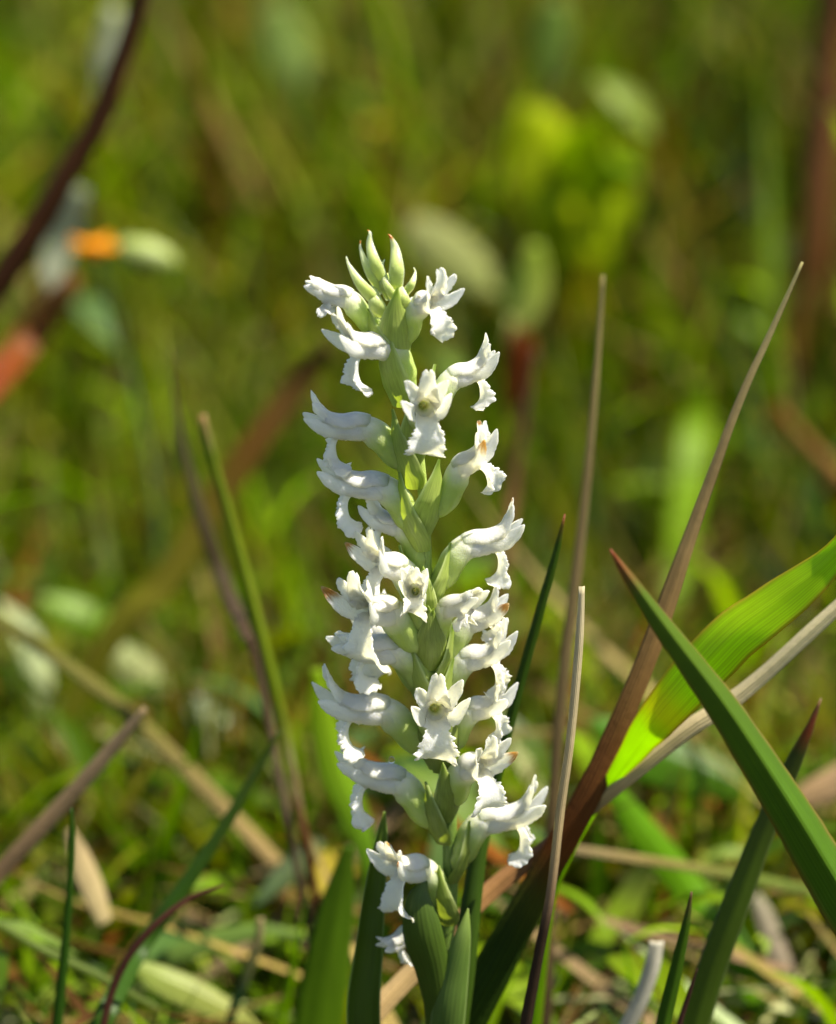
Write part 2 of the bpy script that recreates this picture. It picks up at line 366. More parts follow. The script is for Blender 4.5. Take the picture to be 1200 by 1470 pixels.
# ------------------------------------------------------------------ single blades
def blade(name, ctrl, cols, label, cat='grass blade', mat=None, fold=0.5, roll=0.0, edge=None, group=None, nu=48, nv=10, ground_it=True,
          thick=0.00018, wave=0.0, twist=0.0, tail=0.8, tosun=None):
    """ctrl: (px,py,Y,width px) from the tip down to the root"""
    pts = []
    for px, py, Y, wpx in ctrl:
        p = P(px, py, Y); pts.append([p.x, p.y, p.z, wpx*pxsize(Y)])
    if ground_it and pts[-1][2] > 0:
        a = Vector(pts[-2][:3]); b = Vector(pts[-1][:3]); d = (b-a).normalized(); d = (d+Vector((0, 0, -0.6))).normalized()
        if d.z > -0.25: d = Vector((d.x, d.y, -0.5)).normalized()
        k = (pts[-1][2]+0.006)/(-d.z); e = b+d*k
        pts.append([e.x, e.y, e.z, pts[-1][3]*tail])
        if tail < 0.5:                                      # a leaf on a thin stalk
            e1 = b+(e-b)*0.06; pts.insert(-1, [e1.x, e1.y, e1.z, pts[-1][3]])
            m_ = sum((Vector(p[:3])-Vector(q[:3])).length for p, q in zip(pts[:-2], pts[1:-1])); al = m_+(e-e1).length
            cols = [(t_*m_/al, c_) for t_, c_ in cols]+[(min(1, m_/al*1.05), (0.05, 0.10, 0.012))]
    # arc length parameter
    S = [Vector(q[:3]) for q in pts]; L = [0]
    for a, b in zip(S, S[1:]): L.append(L[-1]+(b-a).length)
    tot = L[-1]
    ts = []
    for i in range(nu+1):
        s = tot*i/nu; k = 0
        while k < len(L)-2 and L[k+1] < s: k += 1
        ts.append((k+(s-L[k])/(L[k+1]-L[k]))/(len(pts)-1))
    Q = [catmull(pts, t) for t in ts]
    org = Vector(Q[-1][:3])
    frames = []
    for i in range(nu+1):
        c = Vector(Q[i][:3]); t = (Vector(Q[min(i+1, nu)][:3])-Vector(Q[max(i-1, 0)][:3])).normalized()
        view = (CAM-c).normalized(); side = t.cross(view).normalized(); nor = side.cross(t).normalized()
        ts_ = tosun if tosun is not None else (0.4 if mat is M_DRY else 0.3)
        ro = roll+twist*(i/nu)+ts_*(-1 if side.dot(SUN) > 0 else 1)*min(1, abs(side.dot(SUN))*3)
        s2 = side*math.cos(ro)+nor*math.sin(ro); n2 = nor*math.cos(ro)-side*math.sin(ro)
        frames.append((c, s2, n2, max(Q[i][3], 0.0)*0.5/math.cos(ro)))
    sd = rnd.random()*50
    def f(u, v):
        x = u*nu; i = min(int(round(x)), nu); c, s2, n2, hw = frames[i]
        if wave: n_ = noise.noise(Vector((u*14+sd, v*0.6, 0)))*wave*hw; c = c+n2*n_
        rim = 1+0.05*noise.noise(Vector((u*40, sd, v*3)))
        return c + s2*(hw*v*math.cos(fold)*rim) + n2*(-abs(v)*hw*math.sin(fold))
    def col(u, v):
        c = ramp(cols, u)
        if edge and abs(v) > 0.82: c = mixc(c, edge, 0.75*smooth(0.82, 1, abs(v))*smooth(0.0, 0.06, 1-u))
        return c
    mb = MB(); mb.grid(f, nu, nv, col, thick=thick, edge=0.5)
    o = mb.build(name, mat or M_BLADE, origin=org); o.location = org
    if not group: group = {'grass_blade': 'green grass blades round the orchid', 'dry_grass_blade': 'withered blades round the orchid', 'straw_stalk': 'straws lying and standing near the orchid', 'rush_stalk': 'rush stalks left of the orchid', 'pale_leaf': 'pale leaves in the blurred meadow'}.get(name)
    if label: tag(o, label, cat, group)
    return o
GRN = (0.095, 0.205, 0.008); GRN2 = (0.060, 0.130, 0.010); YG = (0.30, 0.46, 0.012); TAN = (0.62, 0.50, 0.28); RB = (0.16, 0.055, 0.02); DKB = (0.05, 0.03, 0.018)
RED = (0.34, 0.07, 0.03); MAU = (0.26, 0.16, 0.11)
W = 'grass_blade'
blade('withered_grass_blade', [(1152, 376, .020, 4), (1105, 480, .018, 9), (1060, 580, .016, 12), (1005, 730, .015, 18), (948, 895, .014, 29), (903, 1010, .013, 33), (850, 1130, .012, 40), (790, 1240, .012, 46), (720, 1370, .012, 58), (660, 1480, .012, 70), (610, 1600, .012, 60)],
      [(0, (0.55, 0.50, 0.22)), (.18, (0.52, 0.38, 0.17)), (.36, (0.36, 0.21, 0.075)), (.46, (0.20, 0.085, 0.025)), (.57, (0.19, 0.055, 0.010)), (.62, (0.07, 0.08, 0.008)), (.67, (0.035, 0.075, 0.005)), (1, (0.04, 0.09, 0.006))],
      'long blade, tan tip through red brown to dark green, slanting up right of the orchid', mat=M_DRY, fold=0.25, nu=80)
blade(W, [(876, 788, -.030, 3), (905, 830, -.030, 20), (960, 905, -.030, 38), (1040, 1010, -.030, 56), (1120, 1130, -.030, 72), (1200, 1260, -.030, 86), (1300, 1430, -.030, 90), (1380, 1640, -.028, 80)],
      [(0, RED), (.03, (0.25, 0.12, 0.03)), (.06, (0.12, 0.20, 0.012)), (.3, GRN), (1, (0.085, 0.21, 0.008))],
      'wide folded green blade with red tip crossing in front at lower right', fold=0.6, tosun=0.35, edge=(0.34, 0.20, 0.05), nu=80, nv=16)
blade(W, [(1330, 640, -.008, 4), (1270, 700, -.006, 24), (1200, 795, -.004, 40), (1130, 852, -.002, 66), (1060, 905, 0, 76), (1000, 965, .002, 76), (940, 1035, .005, 60), (903, 1085, .009, 38), (868, 1135, .013, 18), (815, 1230, .018, 14), (790, 1300, .020, 16), (770, 1460, .024, 22)],
      [(0, YG), (.25, (0.48, 0.66, 0.008)), (.34, (0.48, 0.66, 0.008)), (.37, (0.60, 0.58, 0.01)), (.40, (0.46, 0.64, 0.008)), (.6, (0.32, 0.52, 0.008)), (1, GRN)],  # middle stops brightened to paint the sun shining through
      'broad yellow green blade painted with a sunlit glow at the right edge', fold=0.18, tosun=0.55, mat=M_GLOW, edge=(0.42, 0.20, 0.04), nu=80, nv=18, wave=0.10)
blade('straw_stalk', [(1320, 770, .010, 22), (1200, 872, .010, 24), (1100, 963, .010, 26), (1040, 1010, .010, 30), (985, 1045, .010, 30), (900, 1112, .011, 30), (830, 1175, .014, 22), (785, 1212, .016, 26), (720, 1262, .015, 32), (665, 1315, .013, 30), (600, 1385, .012, 34), (540, 1450, .010, 36), (480, 1530, .008, 34)],
      [(0, (0.75, 0.64, 0.38)), (.18, (0.85, 0.74, 0.48)), (.38, (0.66, 0.50, 0.25)), (.46, (0.28, 0.12, 0.05)), (.56, (0.50, 0.27, 0.10)), (.62, (0.80, 0.56, 0.26)), (1, (0.80, 0.54, 0.24))],
      'long dry straw lying diagonally behind the lower orchid stem', 'straw', mat=M_DRY, fold=0.5, nu=80)
blade('straw_stalk', [(836, 842, -.006, 10), (832, 930, -.006, 14), (820, 1060, -.006, 14), (806, 1160, -.006, 15), (792, 1280, -.006, 15), (775, 1370, -.006, 17), (755, 1480, -.006, 20), (735, 1620, -.006, 20)],
      [(0, (0.85, 0.74, 0.48)), (.34, (0.62, 0.47, 0.25)), (.41, (0.34, 0.22, 0.13)), (.46, DKB), (1, DKB)],
      'upright cream straw with blunt broken top, right of the orchid', 'straw', mat=M_DRY, fold=0.5, nu=60)
blade('dry_grass_blade', [(866, 395, .060, 6), (858, 520, .058, 9), (846, 660, .056, 13), (829, 820, .054, 17), (812, 960, .052, 19), (798, 1110, .050, 18), (790, 1300, .048, 22)],
      [(0, (0.34, 0.28, 0.11)), (.3, (0.24, 0.18, 0.08)), (.6, (0.13, 0.09, 0.04)), (1, DKB)],
      'grey brown dead blade standing softly blurred behind the cream straw', mat=M_DRY, fold=0.4)
blade(W, [(811, 738, .012, 2), (800, 790, .012, 11), (775, 880, .012, 15), (745, 990, .012, 17), (720, 1090, .012, 18), (695, 1210, .012, 18), (670, 1400, .012, 20), (650, 1600, .01, 20)],
      [(0, RED), (.03, GRN2), (1, (0.03, 0.09, 0.015))], 'slender dark green blade with reddish tip close beside the orchid flowers', fold=0.5)
blade(W, [(1179, 1002, .012, 2), (1160, 1050, .012, 14), (1135, 1105, .012, 26), (1100, 1185, .012, 34), (1060, 1290, .012, 42), (1020, 1400, .012, 46), (985, 1520, .012, 46), (960, 1640, .012, 40)],
      [(0, (0.3, 0.2, 0.12)), (.05, RED), (.10, (0.07, 0.10, 0.02)), (.3, (0.10, 0.17, 0.02)), (1, (0.09, 0.17, 0.012))],
      'green blade with withered brown tip rising behind the folded blade', fold=0.3, edge=(0.2, 0.25, 0.1))
blade(W, [(993, 1280, -.004, 3), (985, 1330, -.004, 14), (970, 1400, -.004, 22), (950, 1490, -.004, 26), (935, 1600, -.004, 26)],
      [(0, (0.2, 0.10, 0.06)), (.08, (0.07, 0.16, 0.01)), (1, (0.08, 0.20, 0.01))], 'short pointed green blade at the bottom edge by the white straw', fold=0.5)
blade(W, [(1001, 1390, .0, 2), (990, 1425, .0, 7), (975, 1475, .0, 9), (960, 1560, .0, 10)],
      [(0, (0.12, 0.05, 0.04)), (1, (0.07, 0.03, 0.02))], 'tiny dark maroon blade tip at the bottom edge', mat=M_DRY, fold=0.4)
blade('straw_stalk', [(944, 1352, .022, 22), (938, 1385, .022, 25), (922, 1430, .022, 25), (898, 1480, .022, 26), (860, 1560, .022, 26)],
      [(0, (0.78, 0.74, 0.62)), (1, (0.72, 0.68, 0.56))], 'short bleached white straw end at the bottom edge', 'straw', mat=M_DRY, fold=0.35)
blade('straw_stalk', [(800, 1215, .07, 12), (870, 1225, .07, 15), (1000, 1245, .075, 15), (1120, 1268, .08, 16), (1260, 1300, .085, 16)],
      [(0, (0.36, 0.27, 0.14)), (.3, (0.28, 0.22, 0.06)), (.6, (0.16, 0.22, 0.03)), (1, (0.14, 0.2, 0.03))],
      'thin horizontal tan and green stalk blurred at lower right', 'stalk', mat=M_DRY, fold=0.4, ground_it=False)
# left side
blade(W, [(402, 1048, .050, 4), (375, 1095, .049, 12), (335, 1165, .047, 17), (290, 1235, .045, 22), (245, 1300, .043, 25), (200, 1365, .040, 27), (155, 1450, .024, 34), (110, 1560, .022, 34)],
      [(0, (0.06, 0.10, 0.01)), (.3, (0.045, 0.115, 0.008)), (1, (0.06, 0.15, 0.010))], 'dark green blade curving up across the lower left', fold=0.3)
blade(W, [(103, 1160, .02, 3), (104, 1200, .02, 10), (101, 1270, .02, 11), (94, 1360, .02, 14), (82, 1480, .02, 18), (70, 1600, .02, 18)],
      [(0, (0.05, 0.13, 0.012)), (1, (0.04, 0.13, 0.010))], 'narrow upright deep green blade at the lower left', fold=0.4)
blade('dry_grass_blade', [(208, 1016, .055, 9), (170, 1062, .055, 20), (115, 1125, .055, 25), (60, 1185, .055, 27), (0, 1250, .055, 28), (-80, 1340, .055, 30)],
      [(0, (0.50, 0.36, 0.20)), (.3, (0.40, 0.26, 0.13)), (.7, (0.22, 0.12, 0.05)), (1, (0.17, 0.085, 0.03))], 'mauve brown dead blade slanting in from the left edge', mat=M_DRY, fold=0.4)
blade('straw_stalk', [(-60, 850, .12, 16), (40, 915, .12, 20), (170, 1010, .115, 22), (290, 1125, .11, 25), (395, 1235, .105, 22), (470, 1310, .10, 18)],
      [(0, (0.14, 0.15, 0.02)), (.35, (0.18, 0.16, 0.03)), (.6, (0.34, 0.24, 0.09)), (1, (0.24, 0.17, 0.07))], 'blurred tan and olive straw crossing diagonally at the left', 'straw', mat=M_DRY, fold=0.3)
blade('rush_stalk', [(291, 596, .085, 14), (302, 640, .085, 17), (330, 740, .084, 20), (360, 850, .083, 24), (388, 960, .082, 25), (412, 1060, .081, 20), (435, 1180, .070, 17), (460, 1330, .069, 15)],
      [(0, (0.42, 0.24, 0.10)), (.03, (0.34, 0.30, 0.10)), (.06, (0.20, 0.27, 0.012)), (.4, (0.22, 0.30, 0.012)), (.5, (0.16, 0.14, 0.03)), (.6, (0.16, 0.06, 0.02)), (1, (0.12, 0.06, 0.03))],
      'green rush stalk with tan blunt top, reddish below, left of the orchid', 'stalk', fold=0.7)
blade('dry_grass_blade', [(246, 500, .115, 3), (250, 570, .114, 7), (268, 660, .112, 15), (296, 760, .11, 21), (325, 840, .108, 23), (352, 905, .076, 18), (380, 1000, .074, 12)],
      [(0, (0.10, 0.10, 0.03)), (.2, (0.06, 0.045, 0.02)), (.5, (0.09, 0.055, 0.03)), (.65, (0.18, 0.13, 0.08)), (.8, (0.03, 0.018, 0.01)), (1, (0.05, 0.03, 0.015))],
      'dark curved dead blade leaning against the green rush stalk', mat=M_DRY, fold=0.3)
blade('dry_grass_blade', [(470, 495, .20, 18), (430, 550, .20, 34), (370, 630, .195, 42), (300, 735, .19, 44), (235, 835, .185, 44), (150, 930, .18, 40)],
      [(0, (0.08, 0.05, 0.01)), (.2, (0.14, 0.07, 0.01)), (.35, (0.16, 0.14, 0.01)), (.7, (0.17, 0.18, 0.01)), (1, (0.12, 0.15, 0.02))],
      'blurred rusty to olive blade leaning behind the rush stalk', mat=M_LEAF, fold=0.2)
blade(W, [(455, 960, .10, 14), (464, 1030, .10, 40), (482, 1100, .10, 50), (508, 1170, .10, 44), (535, 1260, .10, 30)],
      [(0, YG), (.5, (0.15, 0.30, 0.015)), (1, (0.1, 0.22, 0.015))], 'bright green blurred blade just left of the lower flowers', fold=0.2, mat=M_LEAF)
blade(W, [(500, 1215, .05, 14), (485, 1300, .05, 50), (472, 1380, .05, 66), (458, 1480, .05, 74), (450, 1620, .05, 60)],
      [(0, (0.09, 0.18, 0.01)), (1, (0.14, 0.27, 0.008))], 'broad mid green blade at the bottom left of the orchid stem', fold=0.2, mat=M_LEAF)
blade('dry_grass_blade', [(322, 1270, .024, 3), (270, 1290, .024, 8), (215, 1335, .023, 11), (175, 1390, .022, 12), (150, 1470, .021, 12), (140, 1600, .02, 12)],
      [(0, (0.14, 0.05, 0.03)), (1, (0.08, 0.03, 0.02))], 'thin dark maroon blade arching at the lower left', mat=M_DRY, fold=0.4)
blade(W, [(-60, 1300, .045, 16), (0, 1327, .045, 16), (60, 1362, .045, 17), (140, 1400, .045, 16), (230, 1450, .045, 12)],
      [(0, (0.14, 0.22, 0.01)), (1, (0.12, 0.18, 0.01))], 'thin green stalk lying low at the left bottom corner', 'stalk', ground_it=False)
blade('dry_leaf', [(100, 1190, .075, 12), (115, 1230, .075, 32), (135, 1280, .075, 36), (152, 1325, .075, 22)],
      [(0, (0.50, 0.38, 0.2)), (1, (0.62, 0.50, 0.25))], 'short pale tan leaf piece near the lower left', 'leaf', mat=M_DRY, fold=0.2, ground_it=False, tail=0.05)
blade('broad_leaf', [(195, 1385, .06, 14), (230, 1405, .06, 44), (285, 1430, .06, 48), (345, 1462, .06, 30), (380, 1490, .06, 10)],
      [(0, (0.30, 0.38, 0.08)), (1, (0.40, 0.42, 0.10))], 'pale yellow green leaf lying at the bottom left', 'leaf', mat=M_LEAF, fold=0.2, ground_it=False, tail=0.05)
blade('broad_leaf', [(365, 1300, .10, 8), (395, 1270, .10, 30), (425, 1240, .10, 40), (460, 1205, .10, 14)],
      [(0, (0.22, 0.34, 0.14)), (1, (0.40, 0.46, 0.26))], 'pale mint leaf lying in front of the dark litter, lower left', 'leaf', mat=M_LEAF, fold=0.2, ground_it=False, tail=0.05)
blade('broad_leaf', [(210, 1385, .085, 6), (250, 1370, .085, 26), (310, 1350, .085, 34), (380, 1335, .085, 20), (440, 1345, .085, 6)],
      [(0, (0.16, 0.26, 0.05)), (1, (0.18, 0.28, 0.06))], 'grey green narrow leaf lying across the lower left', 'leaf', mat=M_LEAF, fold=0.2, ground_it=False, tail=0.05)
blade('rush_stalk', [(374, 1318, .055, 12), (372, 1350, .055, 14), (355, 1400, .055, 16), (330, 1470, .055, 16)],
      [(0, (0.55, 0.45, 0.25)), (.2, (0.3, 0.3, 0.12)), (.35, (0.05, 0.12, 0.04)), (1, (0.05, 0.12, 0.04))], 'short green stalk with pale cut top at the lower left', 'stalk')
# bright and big shapes behind on the right
blade(W, [(1003, 545, .32, 20), (1000, 600, .32, 46), (990, 690, .31, 50), (975, 800, .30, 44), (960, 900, .29, 30)],
      [(0, (0.20, 0.34, 0.004)), (1, (0.20, 0.36, 0.004))], 'bright green upright blade blurred behind on the right', fold=0.15, mat=M_LEAF)
blade(W, [(870, 1120, .09, 20), (920, 1190, .09, 46), (985, 1270, .09, 52), (1050, 1370, .085, 44), (1110, 1480, .08, 30)],
      [(0, (0.13, 0.30, 0.004)), (1, (0.12, 0.28, 0.004))], 'rich green blurred leaf slanting down right of the brown blade', mat=M_LEAF, fold=0.2)
blade(W, [(945, 1215, .10, 16), (905, 1290, .10, 44), (860, 1370, .095, 52), (810, 1450, .09, 44), (780, 1520, .09, 30)],
      [(0, (0.40, 0.42, 0.14)), (.3, (0.26, 0.38, 0.02)), (1, (0.20, 0.34, 0.015))], 'sunny yellow green blurred blade behind the cream straw', mat=M_LEAF, fold=0.2)
blade('broad_leaf', [(850, 1035, .13, 14), (890, 1060, .13, 70), (960, 1090, .13, 90), (1040, 1120, .13, 60), (1090, 1150, .13, 14)],
      [(0, (0.08, 0.22, 0.004)), (1, (0.07, 0.16, 0.004))], 'emerald green leaf blurred behind the straw at right', 'leaf', mat=M_LEAF, fold=0.2, ground_it=False, tail=0.05)
blade('straw_stalk', [(1085, 1285, .10, 14), (1100, 1320, .10, 30), (1125, 1390, .10, 32), (1140, 1430, .10, 18)],
      [(0, (0.46, 0.42, 0.30)), (1, (0.40, 0.30, 0.24))], 'short pale pinkish straw blurred at the lower right corner', 'straw', mat=M_DRY, fold=0.3, ground_it=False)
blade('dry_leaf', [(1120, 1160, .11, 10), (1160, 1140, .11, 40), (1220, 1110, .11, 50), (1280, 1080, .11, 20)],
      [(0, (0.40, 0.26, 0.12)), (1, (0.42, 0.28, 0.16))], 'tan dead leaf blurred at the right edge behind the green blades', 'leaf', mat=M_DRY, fold=0.3, ground_it=False, tail=0.05)
# far shapes
def stem(name, ctrl, cols, label, cat='stem', mat=None, lump=0.25, down=True):
    pts = [list(P(px, py, Y)) + [w_*pxsize(Y)*0.5] for px, py, Y, w_ in ctrl]
    if down:
        q = pts[-1]; k = Vector(q[:3])-Vector(pts[-2][:3]); k.z = min(k.z, -0.01); k = k.normalized()
        n = (q[2]+0.01)/max(-k.z, 0.3); pts.append([q[0]+k.x*n, q[1]+k.y*n, -0.01, q[3]])
    org = Vector(pts[-1][:3])
    mb = MB(); mb.tube([p[:3] for p in pts], lambda u: max(1e-4, catmull(pts, u)[3]), 40, 10, lambda u, a: ramp(cols, u), lump=lump)
    o = mb.build(name, mat or M_DRY, origin=org); o.location = org; tag(o, label, cat); return o
stem('woody_stem', [(215, -60, .18, 26), (192, 30, .18, 28), (152, 150, .178, 31), (97, 250, .176, 35), (30, 360, .174, 36), (-40, 470, .172, 36), (-120, 600, .17, 36)],
     [(0, (0.055, 0.022, 0.005)), (1, (0.06, 0.018, 0.004))], 'thick dark brown stem arching blurred through the upper left corner')
stem('woody_stem', [(1198, -60, .44, 44), (1184, 150, .44, 48), (1168, 380, .43, 50), (1145, 580, .43, 48), (1112, 780, .42, 44), (1100, 900, .42, 40)],
     [(0, (0.20, 0.085, 0.03)), (.4, (0.12, 0.045, 0.008)), (1, (0.20, 0.05, 0.008))], 'reddish brown upright stem blurred near the right edge')
stem('dry_stalk', [(1115, 585, .30, 14), (1160, 640, .30, 22), (1240, 720, .295, 24)],
     [(0, (0.30, 0.12, 0.03)), (1, (0.25, 0.14, 0.03))], 'short rusty orange stalk slanting at the right edge', 'stalk', down=True)
stem('dry_stalk', [(768, 505, .20, 8), (752, 600, .20, 12), (735, 700, .20, 16), (725, 800, .195, 18)],
     [(0, (0.22, 0.12, 0.07)), (.5, (0.26, 0.12, 0.05)), (1, (0.20, 0.15, 0.04))], 'slim brown stalk blurred just right of the orchid flowers', 'stalk')
blade('red_leaf', [(112, 395, .24, 16), (75, 440, .24, 42), (25, 505, .235, 46), (-30, 570, .16, 46), (-90, 640, .155, 30)],
      [(0, (0.22, 0.10, 0.03)), (.3, (0.28, 0.07, 0.012)), (1, (0.24, 0.05, 0.01))], 'orange red blurred blade at the left edge under the dark stem', mat=M_LEAF, fold=0.2, tail=0.05)
blade('seed_head', [(165, 10, .33, 20), (158, 50, .33, 36), (150, 85, .33, 36), (140, 120, .33, 14)],
      [(0, (0.5, 0.52, 0.42)), (1, (0.6, 0.6, 0.5))], 'whitish blurred tuft beside the dark stem at the top left', 'seed head', mat=M_LEAF, fold=0.5, ground_it=True, tail=0.05)
blade('pale_leaf', [(118, 270, .27, 22), (100, 310, .27, 44), (85, 360, .27, 48), (70, 410, .265, 26)],
      [(0, (0.26, 0.30, 0.22)), (1, (0.30, 0.32, 0.24))], 'pale grey green leaf behind the dark stem at the left', 'leaf', mat=M_LEAF, fold=0.3, tail=0.05)
root = bpy.data.objects.new('leafy_plant', None); C.objects.link(root); root.location = P(845, 560, .45); root.location.z = -0.004
tag(root, 'largest bright green leafy plant blurred behind upper right', 'plant')
for ctrl, cc in (([(762, 150, .42, 30), (780, 200, .42, 84), (800, 270, .42, 96), (830, 350, .43, 76), (842, 430, .44, 26), (845, 540, .45, 12)], (0.42, 0.50, 0.004)),
                 ([(842, 175, .40, 26), (838, 230, .42, 90), (836, 300, .43, 100), (842, 370, .43, 76), (845, 440, .44, 24), (846, 540, .45, 12)], (0.40, 0.50, 0.004)),
                 ([(905, 205, .44, 24), (890, 250, .44, 72), (872, 310, .44, 78), (856, 380, .44, 40), (848, 450, .445, 18), (845, 540, .45, 10)], (0.36, 0.46, 0.004)),
                 ([(745, 250, .46, 20), (765, 290, .46, 44), (800, 340, .46, 48), (832, 400, .455, 30), (842, 540, .45, 10)], (0.38, 0.48, 0.004))):
    o = blade('leaf', ctrl, [(0, cc), (1, (cc[0]*.8, cc[1]*.85, cc[2]))], None, None, mat=M_LEAF, fold=0.3, tosun=0.5, wave=0.3)
    o.parent = root; o.location = o.location-root.location
blade('pale_leaf', [(590, 318, .37, 30), (622, 345, .37, 66), (665, 378, .37, 70), (708, 412, .37, 36)],
      [(0, (0.34, 0.36, 0.13)), (1, (0.32, 0.36, 0.10))], 'cream green leaf blurred just above right of the orchid tip', 'leaf', mat=M_LEAF, fold=0.2, tail=0.05)
blade('pale_leaf', [(768, 350, .30, 20), (764, 390, .30, 50), (752, 430, .30, 66), (735, 465, .30, 40)],
      [(0, (0.34, 0.44, 0.04)), (1, (0.52, 0.54, 0.16))], 'pale green leaf directly above the red leaf behind the orchid', 'leaf', mat=M_LEAF, fold=0.2, tail=0.05)
blade('red_leaf', [(735, 468, .32, 20), (748, 500, .32, 44), (742, 540, .32, 46), (732, 590, .32, 30)],
      [(0, (0.18, 0.035, 0.006)), (1, (0.10, 0.035, 0.006))], 'dark red leaf blurred behind the orchid at mid height', 'leaf', mat=M_LEAF, fold=0.2, tail=0.05)
blade('pale_leaf', [(800, 0, .42, 24), (795, 40, .42, 60), (790, 90, .42, 40), (785, 130, .42, 12)],
      [(0, (0.2, 0.3, 0.05)), (1, (0.2, 0.3, 0.06))], 'yellowish green leaf blurred at the top edge right of centre', 'leaf', mat=M_LEAF, fold=0.2, tail=0.05)
blade('pale_leaf', [(395, 5, .5, 30), (405, 50, .5, 70), (420, 90, .5, 66), (430, 130, .5, 24)],
      [(0, (0.26, 0.36, 0.08)), (1, (0.26, 0.36, 0.1))], 'light green leaf blurred at the top edge left of centre', 'leaf', mat=M_LEAF, fold=0.2, tail=0.05)
blade('pale_leaf', [(270, 1005, .19, 20), (295, 1020, .19, 60), (318, 1038, .19, 62), (345, 1050, .19, 24)],
      [(0, (0.50, 0.56, 0.38)), (1, (0.48, 0.55, 0.36))], 'small whitish green leaf low left of the flowers', 'leaf', mat=M_LEAF, fold=0.3, ground_it=False, tail=0.05)
blade('pale_leaf', [(145, 930, .21, 20), (175, 945, .21, 50), (210, 970, .21, 54), (240, 995, .21, 20)],
      [(0, (0.34, 0.40, 0.14)), (1, (0.42, 0.44, 0.2))], 'cream blurred leaf low at the left above the tan straw', 'leaf', mat=M_LEAF, fold=0.3, ground_it=False, tail=0.05)
blade('broad_leaf', [(60, 860, .24, 20), (95, 880, .24, 60), (135, 895, .24, 60), (180, 900, .24, 20)],
      [(0, (0.20, 0.34, 0.02)), (1, (0.18, 0.32, 0.02))], 'lime green leaf blurred at the left below mid height', 'leaf', mat=M_LEAF, fold=0.3, ground_it=False, tail=0.05)
def petal_pts(mb, c, L_, W, az, el, col):
    m = Matrix.Translation(c) @ Euler((0, -el, az)).to_matrix().to_4x4()
    mb.grid(lambda u, v: m @ Vector((L_*u, v*W*0.5*math.sin(math.pi*(0.06+0.9*u)**0.8), -0.15*L_*u*u+abs(v)*W*0.1)), 8, 4, lambda u, v: col, thick=0.0003)
def small_flower(px, py, Y, size, pc, cc, label, cat='flower'):
    c = P(px, py, Y); base = Vector((c.x+0.01, c.y+0.01, -0.004))
    root = bpy.data.objects.new('wildflower', None); C.objects.link(root); root.location = base; tag(root, label, cat, 'small wildflowers in the blurred meadow')
    mb = MB(); mid = (base+c)/2+Vector((0.006, 0, 0))
    mb.tube([base, mid, c], lambda u: 0.0009, 16, 6, lambda u, a: (0.07, 0.12, 0.02)); mb.build('stem', M_STEM, root, base)
    for k in range(7):
        mb = MB(); petal_pts(mb, c, size, size*0.6, k*2*math.pi/7+0.2, R(18+12*(k % 2)), pc); mb.build('petal', M_LEAF, root, base)
    mb = MB(); mb.tube([c-Vector((0, 0, .001)), c+Vector((0, 0, .0015)), c+Vector((0, 0, size*0.3))], lambda u: size*0.28*math.sqrt(max(0.02, 1-u*u)), 6, 10, lambda u, a: cc)
    mb.build('flower_centre', M_STEM, root, base)
    return root, c, base
fl, c, base = small_flower(138, 360, .26, 0.0062, (0.85, 0.42, 0.006), (0.7, 0.3, 0.01), 'small orange flower blurred beside the dark stem at the left')
mb = MB(); a = P(168, 356, .26); b = P(255, 378, .26)
mb.tube([a, a.lerp(b, .35), a.lerp(b, .7), b], lambda u: 0.0036*math.sin(math.pi*(0.12+0.86*u))**0.8, 14, 10, lambda u, an: (0.19, 0.24, 0.05), lump=.1)
o_ = mb.build('flower_bud', M_STEM, origin=b); o_.location = b; tag(o_, 'pale green pointed bud lying right beside the orange flower', 'bud')
small_flower(560, 190, .55, 0.009, (0.52, 0.40, 0.01), (0.4, 0.2, 0.01), 'yellow flower blurred above and left of the big green leaf')
small_flower(262, -6, .75, 0.016, (0.36, 0.42, 0.58), (0.4, 0.4, 0.3), 'added pale blue grey flower shape for a sky gap at the top left edge')  # flower head added in place of a likely gap of sky
small_flower(566, -6, .75, 0.014, (0.50, 0.50, 0.58), (0.4, 0.4, 0.3), 'added pale lilac grey flower shape for a sky gap at the top edge near the centre')  # second head added likewise where sky likely shows through

# ------------------------------------------------------------------ the orchid
AX = [(556, 392, 2.0), (563, 430, 5), (576, 480, 9), (590, 560, 12), (600, 640, 14), (608, 720, 15), (612, 800, 16), (616, 880, 17), (622, 960, 18), (632, 1040, 19), (640, 1120, 20), (646, 1200, 22), (645, 1290, 24), (636, 1380, 24), (626, 1480, 24), (620, 1600, 24), (612, 1780, 26), (608, 1950, 26)]
def axis(py):
    for a, b in zip(AX, AX[1:]):
        if py <= b[1]: t = (py-a[1])/(b[1]-a[1]); return lerp(a[0], b[0], t), lerp(a[2], b[2], t)
    return AX[-1][0], AX[-1][2]
ORG = P(608, 1950, 0); ORG.z = height(ORG.x, 0)
orchid = bpy.data.objects.new('orchid', None); C.objects.link(orchid); orchid.location = ORG
tag(orchid, 'white orchid with a twisted spike of hooded flowers in the centre', 'orchid')
spts = [list(P(x, y, 0)) for x, y, _ in AX]
S_G0 = (0.40, 0.50, 0.12); S_G1 = (0.09, 0.15, 0.02)
mb = MB()
mb.tube(spts, lambda u: catmull([(q[2]*0.5*pxsize(0),) for q in AX], u)[0], 90, 14, lambda u, a: mixc(S_G0, S_G1, u*1.7), lump=0.06)
mb.build('stem', M_STEM, orchid, ORG)
WHT = (0.97, 0.96, 0.84); GB = (0.48, 0.60, 0.17); BRN = (0.42, 0.17, 0.035)
